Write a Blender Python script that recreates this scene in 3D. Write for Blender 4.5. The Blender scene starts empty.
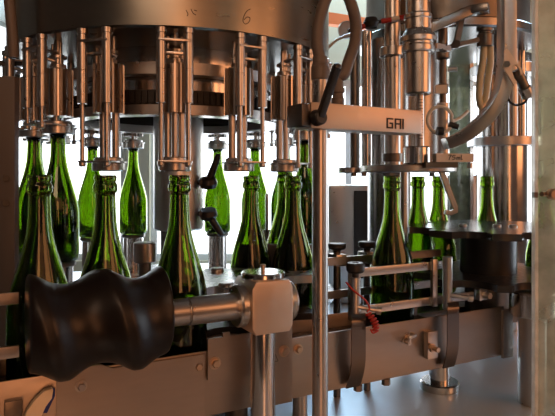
import bpy, bmesh, math, random
from mathutils import Vector, Matrix
random.seed(7)
PI = math.pi
EYE = 1.35
F = 560.0
HY = 178.0
scn = bpy.context.scene
COL = scn.collection

# ------------------------------------------------------------------ helpers
def P(px, py, d):
    return Vector(((px - 277.5) / F * d, d, EYE + (HY - py) / F * d))
def V(x, y, h):
    return Vector((x, y, EYE + h))

class MB:
    def __init__(s): s.bm = bmesh.new()
    def _add(s, verts, faces):
        vs = [s.bm.verts.new(v) for v in verts]
        for f in faces:
            try: s.bm.faces.new([vs[i] for i in f])
            except ValueError: pass
        return s
    def box(s, c, size, rz=0, M=None):
        c = Vector(c); hx, hy, hz = [v / 2 for v in size]
        R = M if M is not None else Matrix.Rotation(rz, 3, 'Z')
        pts = [c + R @ Vector((sx * hx, sy * hy, sz * hz)) for sz in (-1, 1) for sy in (-1, 1) for sx in (-1, 1)]
        return s._add(pts, [(0, 2, 3, 1), (4, 5, 7, 6), (0, 1, 5, 4), (2, 6, 7, 3), (0, 4, 6, 2), (1, 3, 7, 5)])
    def bar(s, a, b, w, t, up=(0, 0, 1)):
        """box from a to b: w across (horizontal-ish), t along up"""
        a, b = Vector(a), Vector(b); d = b - a; L = d.length; x = d.normalized()
        u = Vector(up); y = u.cross(x).normalized(); z = x.cross(y)
        M = Matrix((x, y, z)).transposed()
        return s.box((a + b) / 2, (L, w, t), M=M)
    def lathe(s, prof, o=(0, 0, 0), axis=(0, 0, 1), seg=32, close=False, soft=False):
        o = Vector(o); ax = Vector(axis).normalized()
        t = Vector((1, 0, 0)) if abs(ax.x) < .9 else Vector((0, 1, 0))
        u = (t - ax * t.dot(ax)).normalized(); w = ax.cross(u)
        rings = []
        for r, z in prof:
            if r < 1e-6: rings.append([s.bm.verts.new(o + ax * z)])
            else: rings.append([s.bm.verts.new(o + ax * z + (u * math.cos(2 * PI * i / seg) + w * math.sin(2 * PI * i / seg)) * r) for i in range(seg)])
        pairs = list(zip(rings, rings[1:])) + ([(rings[-1], rings[0])] if close else [])
        for A, B in pairs:
            for i in range(seg):
                j = (i + 1) % seg
                if len(A) == 1 and len(B) == 1: continue
                if len(A) == 1: q = (A[0], B[j], B[i])
                elif len(B) == 1: q = (A[i], A[j], B[0])
                else: q = (A[i], A[j], B[j], B[i])
                try: s.bm.faces.new(q)
                except ValueError: pass
        if not soft:
            m_ = len(prof)
            for i, A in enumerate(rings):
                if len(A) == 1 or (not close and i in (0, m_ - 1)): continue
                p, c, q = prof[i - 1], prof[i], prof[(i + 1) % m_]
                a1 = math.atan2(c[1] - p[1], c[0] - p[0]); a2 = math.atan2(q[1] - c[1], q[0] - c[0])
                if abs((a2 - a1 + PI) % (2 * PI) - PI) > .2:
                    for k in range(seg):
                        e = s.bm.edges.get((A[k], A[(k + 1) % seg]))
                        if e: e.smooth = False
        return s
    def cyl(s, a, b, r, r2=None, seg=24, ch=0.0):
        a, b = Vector(a), Vector(b); L = (b - a).length; r2 = r if r2 is None else r2
        c = min(ch, r * .5, L * .4)
        prof = [(0, 0), (r - c, 0)] + ([(r, c)] if c else []) + ([(r2, L - c)] if c else []) + [(r2 - c, L), (0, L)]
        return s.lathe(prof, a, b - a, seg)
    def ring(s, c, ri, ro, z0, z1, seg=64):
        return s.lathe([(ri, z0), (ro, z0), (ro, z1), (ri, z1)], c, (0, 0, 1), seg, close=True)
    def tube(s, pts, r, seg=10, smooth=4):
        pts = [Vector(p) for p in pts]
        if smooth and len(pts) > 2:
            out = []
            for i in range(len(pts) - 1):
                p0 = pts[max(i - 1, 0)]; p1 = pts[i]; p2 = pts[i + 1]; p3 = pts[min(i + 2, len(pts) - 1)]
                for k in range(smooth):
                    t = k / smooth
                    out.append(.5 * ((2 * p1) + (p2 - p0) * t + (2 * p0 - 5 * p1 + 4 * p2 - p3) * t * t + (3 * p1 - p0 - 3 * p2 + p3) * t ** 3))
            out.append(pts[-1]); pts = out
        prev = None; rings = []
        for i, p in enumerate(pts):
            d = (pts[min(i + 1, len(pts) - 1)] - pts[max(i - 1, 0)]).normalized()
            if prev is None:
                t = Vector((0, 0, 1)) if abs(d.z) < .9 else Vector((1, 0, 0)); u = (t - d * t.dot(d)).normalized()
            else: u = (prev - d * prev.dot(d)).normalized()
            prev = u; w = d.cross(u)
            rings.append([s.bm.verts.new(p + (u * math.cos(2 * PI * k / seg) + w * math.sin(2 * PI * k / seg)) * r) for k in range(seg)])
        for A, B in zip(rings, rings[1:]):
            for k in range(seg):
                j = (k + 1) % seg; s.bm.faces.new((A[k], A[j], B[j], B[k]))
        s.bm.faces.new(rings[0][::-1]); s.bm.faces.new(rings[-1])
        return s
    def strip(s, pts, across, thick):
        """flat strap through pts, 'across' = full width vector, thick = thickness"""
        pts = [Vector(p) for p in pts]; a = Vector(across) / 2; secs = []
        for i, p in enumerate(pts):
            d = (pts[min(i + 1, len(pts) - 1)] - pts[max(i - 1, 0)]).normalized()
            n = d.cross(a).normalized() * thick / 2
            secs.append([s.bm.verts.new(q) for q in (p - a - n, p + a - n, p + a + n, p - a + n)])
        for A, B in zip(secs, secs[1:]):
            for k in range(4):
                j = (k + 1) % 4; s.bm.faces.new((A[k], A[j], B[j], B[k]))
        s.bm.faces.new(secs[0][::-1]); s.bm.faces.new(secs[-1]); return s
    def prism(s, poly, e):
        """poly: list of 3D points, extruded by vector e"""
        e = Vector(e); n = len(poly)
        A = [s.bm.verts.new(Vector(p)) for p in poly]; B = [s.bm.verts.new(Vector(p) + e) for p in poly]
        s.bm.faces.new(A[::-1]); s.bm.faces.new(B)
        for i in range(n):
            j = (i + 1) % n; s.bm.faces.new((A[i], A[j], B[j], B[i]))
        return s
    def build(s, name, mat, parent=None, bevel=0, local=False, ang=40, recalc=True):
        if recalc: bmesh.ops.recalc_face_normals(s.bm, faces=s.bm.faces)
        if bevel:
            es = [e for e in s.bm.edges if len(e.link_faces) == 2 and e.calc_face_angle(0) > math.radians(60)]
            bmesh.ops.bevel(s.bm, geom=es, offset=bevel, segments=2, affect='EDGES', profile=.6)
        off = Vector((0, 0, 0))
        if not local:
            if parent is not None:
                q = parent
                while q is not None: off += q.location; q = q.parent
            else:
                zs = [v.co for v in s.bm.verts]
                off = Vector(((min(v.x for v in zs) + max(v.x for v in zs)) / 2, (min(v.y for v in zs) + max(v.y for v in zs)) / 2, min(v.z for v in zs)))
            for v in s.bm.verts: v.co -= off
        for f in s.bm.faces: f.smooth = True
        for e in s.bm.edges:
            if len(e.link_faces) == 2 and e.calc_face_angle(0) > math.radians(ang): e.smooth = False
        me = bpy.data.meshes.new(name); s.bm.to_mesh(me); s.bm.free()
        me.materials.append(mat)
        o = bpy.data.objects.new(name, me); COL.objects.link(o)
        if parent is not None: o.parent = parent
        elif not local: o.location = off
        return o

def tag(o, label, cat, group=None, kind='thing'):
    o['label'] = label; o['category'] = cat; o['kind'] = kind
    if group: o['group'] = group
    return o
def thing(name, loc, label, cat, group=None, rz=0):
    o = bpy.data.objects.new(name, None); o.empty_display_size = .02; COL.objects.link(o)
    o.location = loc; o.rotation_euler = (0, 0, rz)
    return tag(o, label, cat, group)
def struct(o):
    o['kind'] = 'structure'; return o
def copy_thing(src, loc, rz, label):
    c = src.copy(); COL.objects.link(c); c.location = loc; c.rotation_euler = (0, 0, rz); c['label'] = label
    for ch in [x for x in bpy.data.objects if x.parent is src]:
        d = ch.copy(); COL.objects.link(d); d.parent = c
        for g in [x for x in bpy.data.objects if x.parent is ch]:
            e = g.copy(); COL.objects.link(e); e.parent = d
    return c

# ------------------------------------------------------------------ materials
def principled(name, col, rough=.5, metal=0, **kw):
    m = bpy.data.materials.new(name); m.use_nodes = True
    b = m.node_tree.nodes['Principled BSDF']
    b.inputs['Base Color'].default_value = (*col, 1); b.inputs['Roughness'].default_value = rough; b.inputs['Metallic'].default_value = metal
    for k, v in kw.items(): b.inputs[k].default_value = v
    return m
def noisy(m, scale=(40, 40, 2), lo=.2, hi=.4, colvar=0.0, bump=0.0):
    nt = m.node_tree; N = nt.nodes; L = nt.links; b = N['Principled BSDF']
    tc = N.new('ShaderNodeTexCoord'); mp = N.new('ShaderNodeMapping'); mp.inputs['Scale'].default_value = scale
    nz = N.new('ShaderNodeTexNoise'); nz.inputs['Scale'].default_value = 4; nz.inputs['Detail'].default_value = 3
    L.new(tc.outputs['Object'], mp.inputs['Vector']); L.new(mp.outputs['Vector'], nz.inputs['Vector'])
    mr = N.new('ShaderNodeMapRange'); mr.inputs['From Min'].default_value = .3; mr.inputs['From Max'].default_value = .7
    mr.inputs['To Min'].default_value = lo; mr.inputs['To Max'].default_value = hi
    L.new(nz.outputs['Fac'], mr.inputs['Value']); L.new(mr.outputs['Result'], b.inputs['Roughness'])
    if colvar:
        base = b.inputs['Base Color'].default_value[:3]
        mx = N.new('ShaderNodeMix'); mx.data_type = 'RGBA'
        mx.inputs[6].default_value = (*[c * (1 - colvar) for c in base], 1); mx.inputs[7].default_value = (*[min(1, c * (1 + colvar)) for c in base], 1)
        L.new(nz.outputs['Fac'], mx.inputs[0]); L.new(mx.outputs[2], b.inputs['Base Color'])
    if bump:
        bp = N.new('ShaderNodeBump'); bp.inputs['Strength'].default_value = bump; bp.inputs['Distance'].default_value = .002
        L.new(nz.outputs['Fac'], bp.inputs['Height']); L.new(bp.outputs['Normal'], b.inputs['Normal'])
    return m
STEEL = noisy(principled('brushed_steel', (.50, .465, .43), .3, 1), (14, 14, 14), .27, .33, .04)
POL = noisy(principled('polished_steel', (.60, .57, .54), .15, 1), (12, 12, 12), .14, .19, .03)
DRUMST = noisy(principled('drum_steel', (.27, .255, .215), .3, 1), (3, 3, 22), .27, .33, .06)
PLATE = noisy(principled('plate_steel', (.36, .31, .265), .4, 1), (6, 6, 30), .34, .42, .08)
ARMST = noisy(principled('satin_steel', (.64, .53, .43), .45, 1), (30, 30, 30), .42, .5, .04)
DARKST = noisy(principled('dark_steel', (.16, .14, .12), .35, 1), (10, 10, 10), .28, .45, .2)
TABLEST = noisy(principled('table_steel', (.40, .41, .42), .25, 1), (5, 5, 5), .2, .32, .1)
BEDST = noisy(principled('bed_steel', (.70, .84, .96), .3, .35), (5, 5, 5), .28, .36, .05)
STRAPM = principled('strap_steel', (.13, .112, .10), .3, 1)
COLST = principled('column_steel', (.30, .285, .27), .26, 1)
BRUSH = noisy(principled('column_brushed', (.78, .76, .74), .34, 1), (14, 14, 14), .31, .37, .03)
BLACK = noisy(principled('black_plastic', (.012, .011, .010), .4), (30, 30, 30), .3, .45)
WORMM = noisy(principled('worm_plastic', (.008, .0065, .006), .4, **{'Specular IOR Level': .3}), (8, 8, 8), .32, .42)
GEARM = noisy(principled('gear_black', (.015, .013, .012), .5), (30, 30, 30), .4, .6)
HOSE = noisy(principled('grey_hose', (.13, .11, .095), .5), (30, 30, 30), .4, .6, .15)
HOSEY = principled('yellow_hose', (.66, .60, .40), .4)
HOSEW = principled('clear_hose', (.75, .75, .68), .3)
TAPE = noisy(principled('paper_tape', (.9, .80, .72), .7), (30, 30, 30), .6, .8, .05)
INK = principled('black_ink', (.02, .018, .016), .6)
RED = principled('red_cord', (.42, .025, .012), .5)
WHITE = principled('white_sleeve', (.75, .7, .62), .5)
CREAM = noisy(principled('cream_plastic', (.72, .60, .42), .5), (20, 20, 20), .4, .55, .06)
BLUE = principled('blue_plastic', (.01, .03, .22), .4)
BRASS = principled('copper_fitting', (.55, .42, .31), .35, 1)
WALLP = noisy(principled('beige_paint', (.5, .46, .32), .8), (2, 2, 2), .7, .9, .1)
WALLW = noisy(principled('warm_paint', (.12, .095, .075), .85), (2, 2, 2), .7, .9, .1)
CEIL = noisy(principled('ceiling_paint', (.16, .145, .125), .9), (2, 2, 2), .8, .95, .1)
CONC = noisy(principled('floor_concrete', (.16, .13, .11), .7), (4, 4, 4), .5, .8, .25)
ORANGE = principled('orange_paint', (.85, .22, .05), .5)
PANELM = noisy(principled('brown_panel', (.10, .085, .075), .5), (12, 12, 2), .4, .55, .15)
FRAMEW = principled('window_paint', (.7, .7, .66), .5)

def glass_green():
    m = principled('green_glass', (.145, .232, .016), .0, 0, **{'Transmission Weight': 1.0, 'IOR': 1.5})
    return m
GLASS = glass_green()
def pane_mat(name, tint, dust, dustcol, gloss=.06):
    m = bpy.data.materials.new(name); m.use_nodes = True; nt = m.node_tree; N = nt.nodes; L = nt.links
    for n in list(N): N.remove(n)
    out = N.new('ShaderNodeOutputMaterial'); tr = N.new('ShaderNodeBsdfTransparent'); tr.inputs['Color'].default_value = (*tint, 1)
    df = N.new('ShaderNodeBsdfDiffuse'); df.inputs['Color'].default_value = (*dustcol, 1)
    tl = N.new('ShaderNodeBsdfTranslucent'); tl.inputs['Color'].default_value = (*dustcol, 1); md = N.new('ShaderNodeMixShader'); md.inputs[0].default_value = .5
    L.new(df.outputs[0], md.inputs[1]); L.new(tl.outputs[0], md.inputs[2])
    gl = N.new('ShaderNodeBsdfGlossy'); gl.inputs['Roughness'].default_value = .03
    nz = N.new('ShaderNodeTexNoise'); nz.inputs['Scale'].default_value = 22; nz.inputs['Detail'].default_value = 5
    tc = N.new('ShaderNodeTexCoord'); L.new(tc.outputs['Object'], nz.inputs['Vector'])
    mr = N.new('ShaderNodeMapRange'); mr.inputs['From Min'].default_value = .3; mr.inputs['From Max'].default_value = .75
    mr.inputs['To Min'].default_value = dust * .4; mr.inputs['To Max'].default_value = dust * 1.7; L.new(nz.outputs['Fac'], mr.inputs['Value'])
    m1 = N.new('ShaderNodeMixShader'); m2 = N.new('ShaderNodeMixShader'); m2.inputs[0].default_value = gloss
    L.new(mr.outputs['Result'], m1.inputs[0]); L.new(tr.outputs[0], m1.inputs[1]); L.new(md.outputs[0], m1.inputs[2])
    L.new(m1.outputs[0], m2.inputs[1]); L.new(gl.outputs[0], m2.inputs[2]); L.new(m2.outputs[0], out.inputs['Surface'])
    return m
PANE = pane_mat('window_glass', (.97, .98, .98), .02, (.6, .6, .6), .04)
GUARD = pane_mat('guard_perspex', (.70, .69, .58), .30, (.84, .82, .66), .06)
EDGE = pane_mat('guard_edge', (.98, .97, .92), .62, (.97, .95, .88), .05)
STARM = principled('star_plastic', (.03, .029, .028), .22)
DOORM = principled('dark_door', (.02, .018, .016), .35)
FROST = pane_mat('frosted_perspex', (.22, .22, .165), .45, (.34, .34, .26), .05)

# ------------------------------------------------------------------ room
RX0, RX1, RY0, RY1, RZ = -3.2, 3.2, -1.9, 3.5, 3.1
struct(MB().box(((RX0 + RX1) / 2, (RY0 + RY1) / 2, -.05), (RX1 - RX0 + .4, RY1 - RY0 + .4, .1)).build('floor', CONC))
struct(MB().box(((RX0 + RX1) / 2, (RY0 + RY1) / 2, RZ + .05), (RX1 - RX0 + .4, RY1 - RY0 + .4, .1)).build('ceiling', CEIL))
struct(MB().box((RX0 - .1, (RY0 + RY1) / 2, RZ / 2), (.2, RY1 - RY0, RZ)).build('wall_left', WALLW))
SY0, SY1, SZ0, SZ1 = 1.5, 3.3, EYE - .75, EYE + .75
wr = MB(); xw = RX1 + .1
wr.box((xw, (RY0 + SY0) / 2, RZ / 2), (.2, SY0 - RY0, RZ)); wr.box((xw, (SY1 + RY1) / 2, RZ / 2), (.2, RY1 - SY1, RZ))
wr.box((xw, (SY0 + SY1) / 2, SZ0 / 2), (.2, SY1 - SY0, SZ0)); wr.box((xw, (SY0 + SY1) / 2, (SZ1 + RZ) / 2), (.2, SY1 - SY0, RZ - SZ1))
struct(wr.build('wall_right', WALLW))
win = bpy.data.objects.new('window_3', None); COL.objects.link(win); win.location = (RX1 + .06, (SY0 + SY1) / 2, SZ0); struct(win)
fr = MB()
for z in (SZ0 + .02, SZ1 - .02): fr.box((RX1 + .06, (SY0 + SY1) / 2, z), (.05, SY1 - SY0, .04))
for y in (SY0 + .02, (SY0 + SY1) / 2, SY1 - .02): fr.box((RX1 + .06, y, (SZ0 + SZ1) / 2), (.05, .04, SZ1 - SZ0 - .08))
struct(fr.build('window_frame', FRAMEW, win))
struct(MB().box((RX1 + .06, (SY0 + SY1) / 2, (SZ0 + SZ1) / 2), (.006, SY1 - SY0 - .06, SZ1 - SZ0 - .06)).build('window_pane', PANE, win))
struct(MB().box((0, RY0 - .1, RZ / 2), (RX1 - RX0, .2, RZ)).build('wall_front', WALLW))
# back wall with two window openings
wb = MB(); wz0 = EYE - .52
OPEN = [(-2.3, -.95, EYE + .95), (-.80, 1.66, EYE + .62)]
def wall_piece(x0, x1, z0, z1): wb.box(((x0 + x1) / 2, RY1 + .1, (z0 + z1) / 2), (x1 - x0, .2, z1 - z0))
wall_piece(RX0, RX1, 0, wz0)
xs = RX0
for (a, b, top) in OPEN:
    wall_piece(xs, a, wz0, RZ); wall_piece(a, b, top, RZ); xs = b
wall_piece(xs, RX1, wz0, RZ)
struct(wb.build('wall_back', WALLP))
for n_, (a, b, top) in enumerate(OPEN):
    win = bpy.data.objects.new('window_%d' % (n_ + 1), None); COL.objects.link(win); win.location = ((a + b) / 2, RY1 + .06, wz0); struct(win)
    fr = MB()
    for z in (wz0 + .02, top - .02): fr.box(((a + b) / 2, RY1 + .06, z), (b - a, .05, .04))
    for x in ((a + .02, b - .02) if n_ == 0 else (a + .02, .45, b - .02)): fr.box((x, RY1 + .06, (wz0 + top) / 2), (.04, .05, top - wz0 - .08))
    struct(fr.build('window_frame', FRAMEW, win))
    struct(MB().box(((a + b) / 2, RY1 + .06, (wz0 + top) / 2), (b - a - .06, .006, top - wz0 - .06)).build('window_pane', PANE, win))
# orange beam high along the wall
a = P(285, 13, 2.9); b = P(520, 46.5, 3.44)
struct(MB().bar(a, b, .05, .06).build('trim_1', ORANGE))

# ------------------------------------------------------------------ machine bed
BED = -.45
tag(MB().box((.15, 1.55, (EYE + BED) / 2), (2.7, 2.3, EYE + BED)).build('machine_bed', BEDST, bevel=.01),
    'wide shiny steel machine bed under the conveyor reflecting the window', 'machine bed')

# ------------------------------------------------------------------ filler carousel
CX, CY, CR, N0, PH0 = -.273, 1.5, .352, 16, 10.1
drum = thing('filler_drum', V(CX, CY, .296), 'big round steel filler tank above the valves, handwritten 6 on its side', 'tank')
MB().lathe([(.0, .0), (.40, .0), (.4085, .003), (.4085, .5), (.0, .5)], V(CX, CY, .296), seg=96).build('shell', DRUMST, drum)
def on_drum(px, py):
    # where the sight line through a written mark meets the tank shell
    dx, dz = (px - 277.5) / F, (HY - py) / F
    A = dx * dx + 1; B = -2 * (dx * CX + CY); C_ = CX * CX + CY * CY - .4085 ** 2
    t = (-B - math.sqrt(B * B - 4 * A * C_)) / (2 * A)
    return Vector((dx * t, t, EYE + dz * t))
def scribble(name, strokes, r=.0008):
    m = MB()
    for st in strokes: m.tube([on_drum(*p) for p in st], r, 6)
    return m.build(name, INK, drum)
scribble('handwritten_six', [[(250.5, 9), (247, 11), (244, 16), (243, 21), (245.5, 24), (249, 22), (250, 18), (247, 17), (244, 20)]])
scribble('pencil_mark', [[(186, 10), (188, 14), (187, 16)], [(191, 9), (193, 13), (196, 15)], [(194, 10), (197, 11)]], .0008)

rings = thing('carousel_ring', V(CX, CY, .137), 'black toothed carousel ring with steel and copper toned bands inside the valves', 'gear ring')
g = MB(); g.ring(V(CX, CY, 0), .25, .272, .160, .194)
for i in range(120):
    t = 2 * PI * i / 120
    g.box(V(CX + .275 * math.sin(t), CY - .275 * math.cos(t), .178), (.007, .008, .026), rz=t)
g.build('toothed_rim', GEARM, rings)
MB().ring(V(CX, CY, 0), .24, .285, .138, .160).build('lower_band', STEEL, rings)
MB().ring(V(CX, CY, 0), .255, .29, .226, .252).build('upper_band', STEEL, rings)
MB().ring(V(CX, CY, 0), .225, .25, .194, .2955).build('inner_wall', POL, rings)
for i in range(8):
    t = 2 * PI * (i + .3) / 8
    MB().cyl(V(CX + .265 * math.sin(t), CY - .265 * math.cos(t), .252), V(CX + .265 * math.sin(t), CY - .265 * math.cos(t), .2955), .009).build('hanger_post', STEEL, rings)

colm = thing('centre_column', V(CX, CY, -.29), 'thick polished steel column in the middle of the filler with two black levers', 'column')
MB().lathe([(.0, -.138), (.062, -.138), (.066, -.133), (.066, .2955), (.0, .2955)], V(CX + .008, CY, 0), seg=48).build('outer_sleeve', BRUSH, colm)
MB().cyl(V(CX, CY, -.29), V(CX, CY, -.139), .04).build('inner_shaft', DARKST, colm)
for hz, up in ((-.012, 1), (-.094, -1)):
    bx = CX + .066 + .012
    o = V(bx + .014, CY - .035, hz)
    m = MB(); m.cyl(V(bx - .02, CY - .03, hz), o, .006)
    m.lathe([(0, -.014), (.020, -.012), (.0245, 0), (.020, .012), (0, .014)], o, (0, -.35, 1), 20, soft=True)
    e = o + Vector((.034 if up < 0 else .026, -.012, .066 * up if up > 0 else -.05))
    m.cyl(o, e, .011, .008, 12)
    m.lathe([(0, -.010), (.006, -.007), (.008, 0), (.006, .007), (0, .010)], e, e - o, 12, soft=True)
    m.build('clamping_lever', BLACK, colm)
# table the lift pedestals slide through
tab = thing('carousel_table', V(CX, CY, BED), 'round steel table carrying the bottle lifts of the filler', 'table')
MB().lathe([(0, -.31), (.42, -.31), (.425, -.305), (.425, -.297), (.42, -.292), (0, -.292)], V(CX, CY, 0), seg=80).build('table_disc', TABLEST, tab)
MB().cyl(V(CX, CY, BED), V(CX, CY, -.31), .16, seg=40).build('table_drum', DARKST, tab)

# filling valve, built once in its own axes (x tangential, -y outward, z from eye height)
def make_valve(d, label):
    v = thing('filling_valve', (0, 0, EYE), label, 'filling valve', 'filling valves around the tank')
    # fluted cylinder
    prof = []
    n = 16
    m = MB(); r1, r0 = .0315, .020
    poly = []
    for i in range(n):
        for k, rr in ((-.30, r0), (-.16, r1), (.16, r1), (.30, r0)):
            t = 2 * PI * (i + k) / n; poly.append(Vector((rr * math.cos(t), rr * math.sin(t), .133)))
    m.prism(poly, (0, 0, .1)); m.build('fluted_cylinder', STEEL, v, local=True, ang=25)
    m = MB()
    m.cyl((0, 0, .233), (0, 0, .296), .008, seg=16)
    m.lathe([(0, .236), (.017, .236), (.017, .244), (.011, .247), (.011, .256), (.018, .258), (.018, .263), (.012, .266), (0, .266)], seg=20)
    m.cyl((.014, -.004, .244), (.014, -.004, .29), .004, seg=10).cyl((-.014, -.004, .244), (-.014, -.004, .29), .004, seg=10)
    m.build('valve_head', STEEL, v, local=True)
    m = MB(); m.cyl((0, -.004, .0395 + d), (0, -.004, .1335), .0065, seg=16)
    if d < .05:
        m.cyl((-.014, .004, .036), (-.014, .004, .1335), .008, seg=14).cyl((.014, .004, .036), (.014, .004, .1335), .008, seg=14)
    m.build('valve_stem', STEEL, v, local=True)
    yo = -.055
    for sx in (-1, 1):
        x = .0265 * sx
        m = MB(); slv = m.lathe([(0, .147), (.0094, .147), (.0098, .1475), (.0098, .212), (.0092, .2125), (.0092, .2135), (.0098, .214), (.0098, .281), (.0088, .2815), (.0088, .284),
                           (.0108, .2845), (.0108, .294), (.008, .2958), (0, .2958)], (x, yo, 0), seg=20).build('guide_sleeve', STEEL, v, local=True)
        m = MB(); m.cyl((x, yo, .026 + d), (x, yo, .1475), .0046, seg=12)
        m.lathe([(0, .022 + d), (.006, .022 + d), (.007, .025 + d), (.007, .031 + d), (.005, .034 + d), (0, .034 + d)], (x, yo, 0), seg=12)
        m.build('guide_rod', STEEL, slv, local=True)
    m = MB(); m.box((0, yo, .2695), (.064, .022, .005)); m.box((0, -.028, .2695), (.024, .054, .005))
    m.build('top_bracket', STEEL, v, local=True, bevel=.0015)
    m = MB(); m.box((.004, yo + .012, .2475), (.046, .012, .005)); m.cyl((.0265, yo + .012, .2475), (.034, -.03, .243), .004, seg=10)
    m.build('hook_bar', STEEL, v, local=True, bevel=.001)
    z = d
    m = MB(); m.lathe([(.019, .014), (.031, .014), (.033, .016), (.033, .029), (.0325, .0295), (.0325, .0305), (.036, .031), (.036, .034), (.029, .0345), (.0285, .041), (.024, .043), (.011, .043), (.011, .039), (.019, .037)],
                     (0, 0, z), seg=36, close=True)
    bell = m.build('centring_bell', STEEL, v, local=True)
    m = MB(); m.box((0, -.030, .0325 + z), (.066, .064, .004)); m.build('bell_bracket', STEEL, bell, local=True, bevel=.001)
    return v
low_proto = make_valve(0, '')
up_proto = make_valve(.08, '')
VALVES = {
 15: 'filling valve with its bell lowered between the dark bottle neck and the sloping-shoulder bottle',
 0: 'filling valve with lowered bell straight in front of the thick centre column',
 1: 'filling valve with lowered bell, its tank number 6 written just above',
 2: 'filling valve with lowered bell closest to the copper toned pole',
 14: 'filling valve with raised bell, between the two rod pairs nearest the dark side panel',
 13: 'raised filling valve at the tank edge right beside the bright side opening',
 3: 'raised filling valve half hidden behind the lever arm end and the pole',
 12: 'raised filling valve at the outer tank edge, tucked behind the first rod pair',
 4: 'raised filling valve hidden deep behind the pole',
 5: 'raised filling valve on the far side, just in from the pole',
 6: 'raised filling valve on the far side beside the upper black lever',
 7: 'raised filling valve on the far side, next to the centre column on the lever side',
 8: 'raised filling valve exactly behind the thick centre column',
 9: 'raised filling valve on the far side, over the lone bright bottle beside the column',
 10: 'raised filling valve on the far side, second from the column away from the levers',
 11: 'raised filling valve on the far side against the pale frosty window light'}
vpos = {}
for k in range(N0):
    t = math.radians(PH0 + 22.5 * k)
    loc = Vector((CX + CR * math.sin(t), CY - CR * math.cos(t), EYE)); vpos[k] = (loc, t)
    low = k in (15, 0, 1, 2)
    if k == 0: o = low_proto; o.location = loc; o.rotation_euler = (0, 0, t); o['label'] = VALVES[k]
    elif k == 3: o = up_proto; o.location = loc; o.rotation_euler = (0, 0, t); o['label'] = VALVES[k]
    else: copy_thing(low_proto if low else up_proto, loc, t, VALVES[k])

# lift pedestals
ped = thing('lift_pedestal', (0, 0, 0), '', 'pedestal', 'bottle lifts of the filler')
MB().lathe([(0, -.1795), (.034, -.1795), (.037, -.182), (.037, -.188), (.034, -.190), (0, -.190)], seg=32).build('rest_plate', DARKST, ped, local=True)
MB().cyl((0, 0, -.2915), (0, 0, -.1905), .031, seg=32).build('lift_cylinder', POL, ped, local=True)
PEDS = {13: 'dark steel bottle lift under the raised bottle beside the brown panel',
 14: 'steel bottle lift under the raised dark bottle behind the screw',
 12: 'steel bottle lift at the outer edge under a half hidden raised bottle',
 3: 'steel bottle lift behind the dark bottle next to the pole',
 4: 'steel bottle lift deep behind the pole', 5: 'steel bottle lift on the far side, just in from the pole',
 6: 'far steel bottle lift seen between two dark bottles close to the lever',
 7: 'bright steel bottle lift under the green bottle with the black levers before it',
 8: 'steel bottle lift behind the thick centre column',
 9: 'bright steel bottle lift under the green bottle on the side away from the levers',
 10: 'far steel bottle lift half hidden by a sloping dark bottle', 11: 'far steel bottle lift by the pale frosty light'}
first = True
for k in PEDS:
    loc, t = vpos[k]
    if first: ped.location = loc; ped['label'] = PEDS[k]; first = False
    else: copy_thing(ped, loc, 0, PEDS[k])

# ------------------------------------------------------------------ bottles
outer = [(.0, .022), (.012, .020), (.024, .011), (.032, .002), (.036, .0), (.0415, .003), (.0435, .010), (.0435, .098), (.0428, .112), (.040, .128), (.0355, .146), (.0295, .166), (.0240, .185), (.0195, .203), (.0168, .219), (.0155, .235),
         (.0148, .262), (.0146, .268), (.0166, .2695), (.0178, .273), (.0178, .279), (.0164, .2825), (.0152, .284), (.0152, .2855), (.0164, .287), (.0166, .292), (.0150, .295), (.0105, .295)]
inner = [(.0095, .293), (.0098, .262), (.0105, .235), (.0118, .219), (.0148, .203), (.0195, .185), (.0252, .166), (.0315, .146), (.0362, .128), (.0392, .112), (.0400, .098), (.0400, .014), (.037, .008), (.030, .009), (.022, .018), (.012, .027), (.0, .029)]
def bottle_mesh():
    m = MB(); m.lathe(outer + inner, seg=48, soft=True)
    bmesh.ops.recalc_face_normals(m.bm, faces=m.bm.faces)
    return m
b0 = bottle_mesh().build('bottle', GLASS, None, local=True, ang=60)
def put_bottle(loc, label, group):
    global b0
    if b0.get('category') is None: o = b0
    else: o = b0.copy(); COL.objects.link(o)
    o.location = loc; o.rotation_euler = (0, 0, random.uniform(0, 6))
    return tag(o, label, 'bottle', group)
GR = 'raised bottles on the filler'
RB = {13: 'raised green bottle against the dark bolted panel, behind the first bottle in the screw',
 14: 'raised dark green bottle between the first and second bottles of the front row',
 12: 'raised green bottle at the outer edge, mostly hidden behind another raised bottle',
 3: 'raised green bottle partly hidden between a dark bottle and the copper toned pole',
 4: 'raised green bottle hidden behind the pole', 5: 'raised bright green bottle, last one showing before the pole',
 6: 'raised bright green bottle between two dark bottles, past the black levers',
 7: 'raised bright green bottle with two black levers in front of it',
 8: 'raised green bottle hidden behind the thick centre column',
 9: 'raised bright green bottle standing alone beside the centre column, away from the levers',
 10: 'raised bright green bottle half hidden behind the second front bottle',
 11: 'raised green bottle showing as a sliver in the pale frosty window light'}
for k, lb in RB.items():
    loc, t = vpos[k]; put_bottle(loc + Vector((0, 0, -.179)), lb, GR)
BASE = -.2915
put_bottle(vpos[2][0] + Vector((0, 0, -.277)), 'green bottle directly under the lowered bell nearest the pole', 'lowered bottles under the filler')
MB_low = thing('lift_pedestal', vpos[2][0], 'low steel bottle lift under the bottle beside the pole', 'pedestal', 'bottle lifts of the filler')
MB().lathe([(0, -.2915), (.036, -.2915), (.037, -.289), (.037, -.279), (.036, -.2775), (0, -.2775)], seg=32).build('rest_plate', DARKST, MB_low, local=True)

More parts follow.
